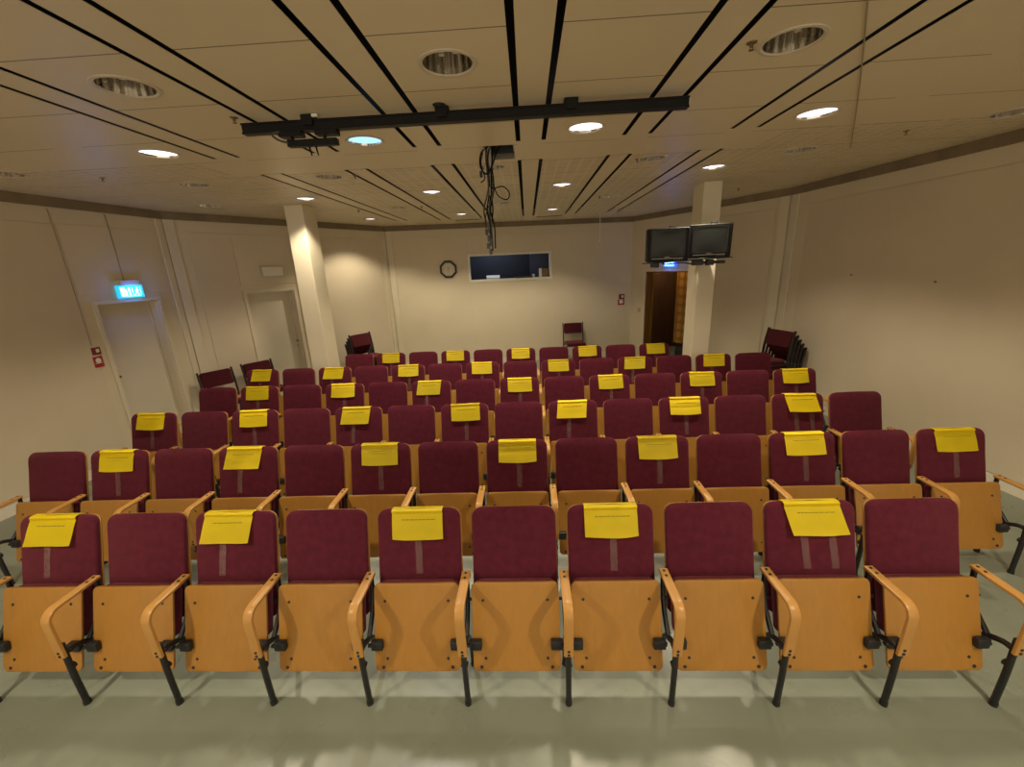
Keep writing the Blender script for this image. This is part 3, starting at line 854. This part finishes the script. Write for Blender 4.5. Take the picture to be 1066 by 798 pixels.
for pts, r_ in (([(.03, 0, .05), (-.06, -.02, -.02), (-.075, -.02, -.12), (-.03, -.02, -.18), (.02, -.02, -.12), (.06, 0, -.02), (.11, .02, .06)], .007), ([(.0, -.02, -.26), (.02, -.02, -.29), (.10, -.02, -.28), (.15, -.02, -.33), (.13, -.02, -.38), (.06, -.02, -.35), (.02, -.02, -.26)], .0045),
                ([(-.05, -.02, -.02), (-.07, -.02, -.1), (-.045, -.02, -.2), (-.06, -.02, -.23), (-.08, -.02, -.24)], .005), ([(-.03, 0, -.42), (-.06, -.01, -.52), (-.055, -.01, -.61)], .004)):
    bm = BM(); sweep(bm, smoothpath(pts, 6), circ(r_, 7), side=(0, 1, 0)); obj('cable', bm, M_cable, t, True)
for (x, z) in ((-.075, -.17), (-.055, -.62), (-.04, -.67), (-.025, -.70), (-.048, -.73), (-.03, -.78)):
    bm = BM(); box(bm, x - .012, x + .012, -.012, .012, z - .03, z + .018, bev=.004); obj('plug', bm, M_blackp, t)

# ------------------------------------------------------------------ televisions on a column bracket
def tv(x, y, zc, rz, tilt, label):
    t = thing('television', label, 'television', (x, y, zc), rz)
    t.rotation_euler = (tilt, 0, rz)
    w, h = .455, .365
    bm = BM()
    # case: front deep bezel block and a tapering rear hump
    def ring(y_, sw, sh, dz=0): return [bm.verts.new((a, y_, b + dz)) for a, b in rrect(sw, sh, .018, 3)]
    R_ = [ring(-.19, w - .02, h - .02), ring(-.178, w, h), ring(-.03, w, h), ring(.0, w - .03, h - .03, .0), ring(.15, w * .66, h * .66, .0), ring(.17, w * .6, h * .6, .0)]
    for a, b in zip(R_[:-1], R_[1:]):
        for i in range(len(a)): bm.faces.new((a[i], a[(i + 1) % len(a)], b[(i + 1) % len(b)], b[i]))
    bm.faces.new(R_[0]); bm.faces.new(R_[-1])
    case = obj('case', bm, M_tvcase, t, True)
    # bulged picture tube glass
    bm = BM(); nx, nz = 16, 12; g = []
    sw, sh = .345, .262
    for j in range(nz + 1):
        rw = []
        for i in range(nx + 1):
            u, v = i / nx * 2 - 1, j / nz * 2 - 1
            rw.append(bm.verts.new((u * sw / 2 * (1 - .02 * v * v), -.1915 - .012 * (1 - u * u) * (1 - v * v) - .0005, .018 + v * sh / 2 * (1 - .02 * u * u))))
        g.append(rw)
    for j in range(nz):
        for i in range(nx): bm.faces.new((g[j][i], g[j][i + 1], g[j + 1][i + 1], g[j + 1][i]))
    obj('screen', bm, M_tvscr, t, True)
    bm = BM()
    box(bm, -.185, .185, -.197, -.189, .150, .160); box(bm, -.185, .185, -.197, -.189, -.124, -.114); box(bm, -.185, -.175, -.197, -.189, -.124, .16); box(bm, .175, .185, -.197, -.189, -.124, .16)
    obj('bezel', bm, M_blackp, t)
    bm = BM(); box(bm, -.17, .17, -.193, -.188, -.150, -.142); obj('trim_line', bm, M_tvlab, case)
    bm = BM(); box(bm, -.03, .025, -.193, -.188, -.136, -.129); obj('maker_mark', bm, M_tvlab, case)
    bm = BM(); box(bm, .02, .09, -.10, -.04, h / 2 - .012, h / 2 + .022, bev=.006); obj('mount_clip', bm, M_blackp, t)
    bm = BM()
    for i in range(4): cyl(bm, (.08 + i * .025, -.192, -.162), (.08 + i * .025, -.188, -.162), .005, n=8)
    obj('button', bm, M_tvlab, case)
    return t
tv(1.745, 5.17, 2.300, -.16, .05, 'black tube television, left one of the pair by the column')
tv(2.215, 5.17, 2.322, -.20, .05, 'black tube television, right one of the pair by the column')
t = thing('television_bracket', 'black shelf bracket on the right column carrying both televisions', 'bracket', (2.0, 5.2, 2.108))
bm = BM(); box(bm, -.47, .47, -.17, .15, .0, .012, bev=.003); obj('shelf', bm, M_blackp, t).rotation_euler = (0, -.035, 0)
bm = BM(); box(bm, .34, .42, -.10, .56, -.045, -.012, bev=.003); box(bm, .42, .50, .10, .56, -.045, -.012); obj('arm', bm, M_blackp, t)
for q in ((-.42, -.34, -.12, -.02, -.06, -.008), (.05, .16, -.14, -.04, -.055, .004), (.20, .28, -.14, -.06, -.06, .006)):
    bm = BM(); box(bm, *q, bev=.01); obj('clamp', bm, M_blackp, t)
bm = BM(); sweep(bm, smoothpath([(-.25, .1, .0), (-.2, .1, -.03), (.0, .12, -.02), (.16, .1, -.05)], 5), circ(.007, 6), side=(0, 0, 1)); obj('cable', bm, M_cable, t)

# ------------------------------------------------------------------ auditorium seats
P = .51; ROWY = [1.9265 + .87605 * i for i in range(6)]
def back_path(s):      # s 0 bottom .. 1 top ; local y (0 = row line), z
    z = .36 + s * .548
    y = -.152 + .152 * s + .020 * math.sin(s * PI) * (1 if s < .5 else 1) - .012 * math.sin(s * PI) ** 2
    if s > .85: y += .02 * ((s - .85) / .15) ** 2
    return (y, z)
def board_path(s): return (-.298 + .130 * s, .156 + s * .428)
def cushion_path(s): return (-.240 + .082 * s, .310 + s * .258)
SEAT = {}
def seat_meshes():
    bm = BM(); loft_pad(bm, pad_levels(back_path, .448, .054, .03, 14), .030, .012, .008); SEAT['backrest'] = (bm, M_fab)
    bm = BM()
    lv = pad_levels(back_path, .452, .056, .032, 14)
    lv2 = [(hw, (y - ny * .0285, z - nz * .0285 + (.003 if i > len(lv) - 7 else 0)), (ny, nz)) for i, (hw, (y, z), (ny, nz)) in enumerate(lv)]
    loft_pad(bm, lv2, .010, .003); SEAT['back_shell'] = (bm, M_beech)
    bm = BM(); loft_pad(bm, pad_levels(board_path, .446, .028, .028, 6), .014, .004)
    SEAT['seat_board'] = (bm, M_beech)
    bm = BM(); loft_pad(bm, pad_levels(cushion_path, .442, .03, .03, 6), .062, .022, .004); SEAT['seat_cushion'] = (bm, M_fab)
    nrm = Vector((0, -.415, .127)).normalized()
    k_ = 0
    for sx in (-1, 1):
        for s, xx in ((.80, .165), (.145, .158), (.045, .18)):
            bm = BM(); y, z = board_path(s); c = Vector((sx * xx, y, z)); cyl(bm, c - nrm * .002, c + nrm * .0015, .0075 if s > .1 else .009, n=10)
            SEAT['screw%d' % k_] = (bm, M_blackp); k_ += 1
    for sx, nm in ((-1, 'hinge_a'), (1, 'hinge_b')):
        bm = BM(); y, z = board_path(.33); c = Vector((sx * .205, y - .014, z))
        box(bm, c.x - .030, c.x + .030, c.y - .016, c.y + .014, c.z - .026, c.z + .026, bev=.005)
        cyl(bm, c, (sx * (.241 if sx > 0 else .250), y - .02, z), .010, n=10)
        SEAT[nm] = (bm, M_blackp)
    # side stand meshes, centred on x = 0
    bm = BM()
    path = [(0, -.108, .600), (0, -.20, .600), (0, -.30, .600)]
    for i in range(7):
        a = PI / 2 * i / 6; path.append((0, -.318 - .055 * math.sin(a), .545 + .055 * math.cos(a)))
    path += [(0, -.371, .46), (0, -.368, .37), (0, -.367, .335)]
    sweep(bm, path, rrect(.046, .017, .005, 2), side=(1, 0, 0)); SEAT['armrest'] = (bm, M_arm)
    for k_, y in enumerate((-.125, -.16)): bm = BM(); cyl(bm, (0, y, .607), (0, y, .6105), .007, n=10); SEAT['arm_screw%d' % k_] = (bm, M_blackp)
    for k_, z in enumerate((.368, .347)): bm = BM(); cyl(bm, (0, -.374, z), (0, -.3785, z), .007, n=10); SEAT['arm_screw%d' % (k_ + 2)] = (bm, M_blackp)
    bm = BM(); sweep(bm, smoothpath([(0, -.352, .40), (0, -.352, .20), (0, -.346, .02)], 3), circ(.0145, 10), side=(1, 0, 0)); cyl(bm, (0, -.346, 0), (0, -.346, .022), .017, n=12); SEAT['leg_f'] = (bm, M_black)
    bm = BM(); sweep(bm, smoothpath([(0, -.352, .345), (0, -.29, .335), (0, -.20, .27), (0, -.14, .12), (0, -.125, .02)], 5), circ(.0135, 10), side=(1, 0, 0)); cyl(bm, (0, -.125, 0), (0, -.125, .022), .017, n=12); SEAT['leg_r'] = (bm, M_black)
    bm = BM(); sweep(bm, smoothpath([(0, -.115, .596), (0, -.125, .50), (0, -.165, .40), (0, -.24, .318)], 5), circ(.0125, 10), side=(1, 0, 0))
    cyl(bm, (-.028, -.14, .455), (.028, -.14, .455), .008, n=8)
    SEAT['post'] = (bm, M_black)
    bm = BM(); cyl(bm, (.0, -.352, .255), (.0, -.335, .255), .018, n=12); SEAT['knob'] = (bm, M_black)
seat_meshes()
nm_of = dict(backrest='backrest', back_shell='back_shell', seat_board='seat_board', seat_cushion='seat_cushion', screw='screw', hinge_a='hinge_block', hinge_b='hinge_block', armrest='armrest', arm_screw='arm_screw', leg_f='leg', leg_r='leg', post='back_post', knob='knob')
def proto_part(k, parent, x=0):
    bm, m = SEAT[k]
    b2 = bm.copy()
    o = obj(nm_of[k.rstrip('0123456789')], b2, m, parent, 'screw' not in k)
    o.location = (x, 0, 0)
    return o
def make_seat(both, screws):
    t = empty('auditorium_seat')
    br = proto_part('backrest', t); proto_part('back_shell', br)
    sb = proto_part('seat_board', t); [proto_part('screw%d' % k, sb) for k in range(6)] if screws else 0
    proto_part('seat_cushion', t); proto_part('hinge_a', t); proto_part('hinge_b', t)
    for x in ((-P / 2, P / 2) if both else (-P / 2,)):
        a = proto_part('armrest', t, x); [proto_part('arm_screw%d' % k, a) for k in range(4)] if screws else 0
        for k in ('leg_f', 'leg_r', 'post', 'knob'): proto_part(k, t, x)
    return t
PROTO = {}

# yellow notices
def sign_path(drop, lift):
    pts = []
    for i in range(5): pts.append((.043, .845 + .050 * i / 4))
    pts += [(.0425, .901), (.036, .9070), (.018, .9098), (.003, .9103), (-.008, .905)]
    for i in range(1, 9):
        s = i / 8; z = .905 - drop * s
        pts.append((back_path((z - .36) / .548)[0] - .012 - .004 * s - lift * s * s, z))
    return pts
def make_sign(w, drop, lift, curl, skew, tape, seed):
    t = empty('paper_notice')
    pts = sign_path(drop, lift); bm = BM(); rows = []
    nx = 8; rg = random.Random(seed)
    for j, (y, z) in enumerate(pts):
        k = max(0, (j - 9)) / 8
        row = []
        for i in range(nx + 1):
            u = i / nx * 2 - 1
            row.append(bm.verts.new((u * w / 2 + skew * k * drop, y + curl * k * (1 - u * u) * -.5 + .002 * math.sin(u * 4 + seed) * k, z - .004 * k * (1 - u * u))))
        rows.append(row)
    for a, b in zip(rows[:-1], rows[1:]):
        for i in range(nx): bm.faces.new((a[i], a[i + 1], b[i + 1], b[i]))
    bmesh.ops.solidify(bm, geom=bm.faces[:], thickness=.0012)
    obj('sheet', bm, M_yel, t, True)
    # faint printed line
    bm = BM(); x = -w * .30; z = .905 - .042
    k = (.905 - z) / drop; y = back_path((z - .36) / .548)[0] - .012 - .004 * k - lift * k * k
    while x < w * .30:
        l = rg.uniform(.010, .026)
        hh = .0042
        cv = curl * k * (1 - (2 * x / w) ** 2) * -.5
        box(bm, x + skew * k * drop, x + l + skew * k * drop, y + cv - .0035, y + cv - .0022, z - hh / 2, z + hh / 2); x += l + .004
    obj('printed_line', bm, M_ink, t)
    # clear tape strips down the seat back
    for tx in tape:
        bm = BM(); A = []; B = []
        for i in range(9):
            z = .905 - drop + .03 - (.215) * i / 8
            s = (z - .36) / .548; y = back_path(s)[0] - .0125
            xx = tx + skew * drop * .8 - (.10 * (i / 8) * skew * -1)
            if i < 2: y -= .006
            A.append(bm.verts.new((xx - .018, y, z))); B.append(bm.verts.new((xx + .018, y, z)))
        for i in range(8): bm.faces.new((A[i], B[i], B[i + 1], A[i + 1]))
        bmesh.ops.solidify(bm, geom=bm.faces[:], thickness=.0006)
        obj('tape', bm, M_tape, t, True)
    return t
signs = [make_sign(.272, .137, .010, .012, .03, (0.0,), 1), make_sign(.270, .138, .020, -.006, -.12, (-.02,), 2), make_sign(.275, .136, .016, .020, .0, (.01,), 3), make_sign(.278, .138, .030, .0, .20, (-.07, .07), 4)]
used = set()
ORD = ['first', 'second', 'third', 'fourth', 'fifth', 'sixth', 'seventh', 'eighth', 'ninth', 'tenth', 'eleventh', 'twelfth', 'thirteenth', 'fourteenth']
ROWN = ['front row', 'second row', 'third row', 'fourth row', 'fifth row', 'rearmost row']
rowdef = [(-5, 10, 0), (-7, 14, 1), (-7, 14, 0), (-7, 14, 1), (-7, 14, 0), (-5, 10, 1)]
SIGNSEL = {(0, 0): (1, -.012, 0), (0, 2): (1, -.022, .0), (0, 4): (0, -.004, 0), (0, 6): (2, 0, 0), (0, 8): (3, .0, 0), (2, 12): (3, .012, .04), (1, 13): (0, .006, 0)}
uA = uB = False
for r, (c0, n, par) in enumerate(rowdef):
    for i in range(n):
        c = c0 + i
        last = (i == n - 1)
        key = (last, r < 3)
        if key not in PROTO: PROTO[key] = make_seat(*key); o = PROTO[key]
        else: o = copy_tree(PROTO[key])
        X, Y = c * P - .004 * r, ROWY[r]
        o.location = (X, Y, 0)
        has = (i % 2 == par)
        lab = 'burgundy folding seat %s, %s in the %s' % ('under a yellow notice' if has else 'without notice', ('leftmost' if i == 0 else 'rightmost' if last else ORD[i] + ' from left'), ROWN[r])
        tag(o, lab, 'auditorium seat', 'folding auditorium seats')
        if has:
            k, dx, rz = SIGNSEL.get((r, i), (random.choice((0, 0, 1, 2)), random.uniform(-.012, .012), random.uniform(-.03, .03)))
            sg = signs[k] if k not in used else copy_tree(signs[k]); used.add(k)
            sg.location = (X + dx, Y, 0); sg.rotation_euler = (0, 0, 0)
            sg.rotation_euler = (0, rz * .5, 0)
            if rz: sg.location = (X + dx - .9 * math.sin(rz * .5), Y, .9 * (1 - math.cos(rz * .5)))
            tag(sg, 'yellow paper notice taped over the %s seat of the %s' % ('leftmost' if i == 0 else 'rightmost' if last else ORD[i] + ' from left', ROWN[r]), 'notice', 'yellow paper notices')

# ------------------------------------------------------------------ stackable chairs along the walls
def make_chair():
    t = empty('stacking_chair')
    # local: faces -y, origin on the floor under the seat centre
    bm = BM(); box(bm, -.204, .204, -.21, .185, .408, .466, bev=.022, seg=3); obj('seat', bm, M_fab2, t, True)
    bm = BM()
    lv = pad_levels(lambda s: (.195 + .055 * s + .0,   .63 + .22 * s), .404, .03, .03, 6)
    loft_pad(bm, lv, .048, .012, .004); obj('backrest', bm, M_fab2, t, True)
    pr_ = rrect(.022, .034, .006, 2)
    for sx in (-1, 1):
        x = sx * .222
        bm = BM(); sweep(bm, smoothpath([(x, -.20, .40), (x, -.215, .2), (x, -.225, 0)], 4), pr_, side=(1, 0, 0)); obj('leg', bm, M_stackf, t, True)
        bm = BM(); sweep(bm, smoothpath([(x, .285, 0), (x, .24, .22), (x, .205, .42), (x, .225, .65), (x, .27, .86)], 5), pr_, side=(1, 0, 0)); obj('leg', bm, M_stackf, t, True)
        bm = BM(); cyl(bm, (x, -.20, .40), (x, .21, .405), .0115, n=8); obj('side_rail', bm, M_stackf, t, True)
    bm = BM(); cyl(bm, (-.222, .20, .405), (.222, .20, .405), .010, n=8); cyl(bm, (-.222, -.19, .40), (.222, -.19, .40), .010, n=8); obj('cross_rail', bm, M_stackf, t, True)
    return t
ch0 = make_chair(); chused = False
def chair(x, y, rz, z, label, group, dx=0, tilt=0):
    global chused
    o = ch0 if not chused else copy_tree(ch0); chused = True
    o.location = (x, y, z); o.rotation_euler = (tilt, 0, rz)
    tag(o, label, 'chair', group)
G = 'stacking chairs along the walls'
chair(1.13, 9.14, .08, 0, 'lone burgundy stacking chair standing by the back wall', None)
chair(-4.30, 5.62, 1.0, 0, 'burgundy stacking chair by the left wall, nearer the exit door', None)
chair(-4.02, 6.16, 1.0, 0, 'burgundy stacking chair by the left wall, nearer the left rear door', None)
for k in range(4):
    d = k * .052
    lb = ['bottom', 'second from bottom', 'third from bottom', 'topmost'][k]
    a = 1.0
    chair(-2.99 - math.sin(a) * -d, 7.62 - math.cos(a) * d, a, k * .061, 'burgundy stacking chair, %s of the stack left of the back wall' % lb, G)
for k in range(5):
    d = k * .055
    a = -1.3
    lb = ['bottom', 'second from bottom', 'third from bottom', 'fourth from bottom', 'topmost'][k]
    chair(3.68 - math.sin(a) * -d, 6.02 - math.cos(a) * d, a, k * .061, 'burgundy stacking chair, %s of the dark stack in right rear corner' % lb, G)

# ------------------------------------------------------------------ view
w = bpy.data.worlds.new('world'); SC.world = w; w.use_nodes = True
w.node_tree.nodes['Background'].inputs[0].default_value = (1.0, .86, .66, 1)
w.node_tree.nodes['Background'].inputs[1].default_value = 1.0
SC.view_settings.view_transform = 'Standard'; SC.view_settings.look = 'None'
SC.view_settings.gamma = 1.0; SC.view_settings.use_curve_mapping = False
SC.view_settings.exposure = 0.42
SC.cycles.max_bounces = 10; SC.cycles.diffuse_bounces = 7
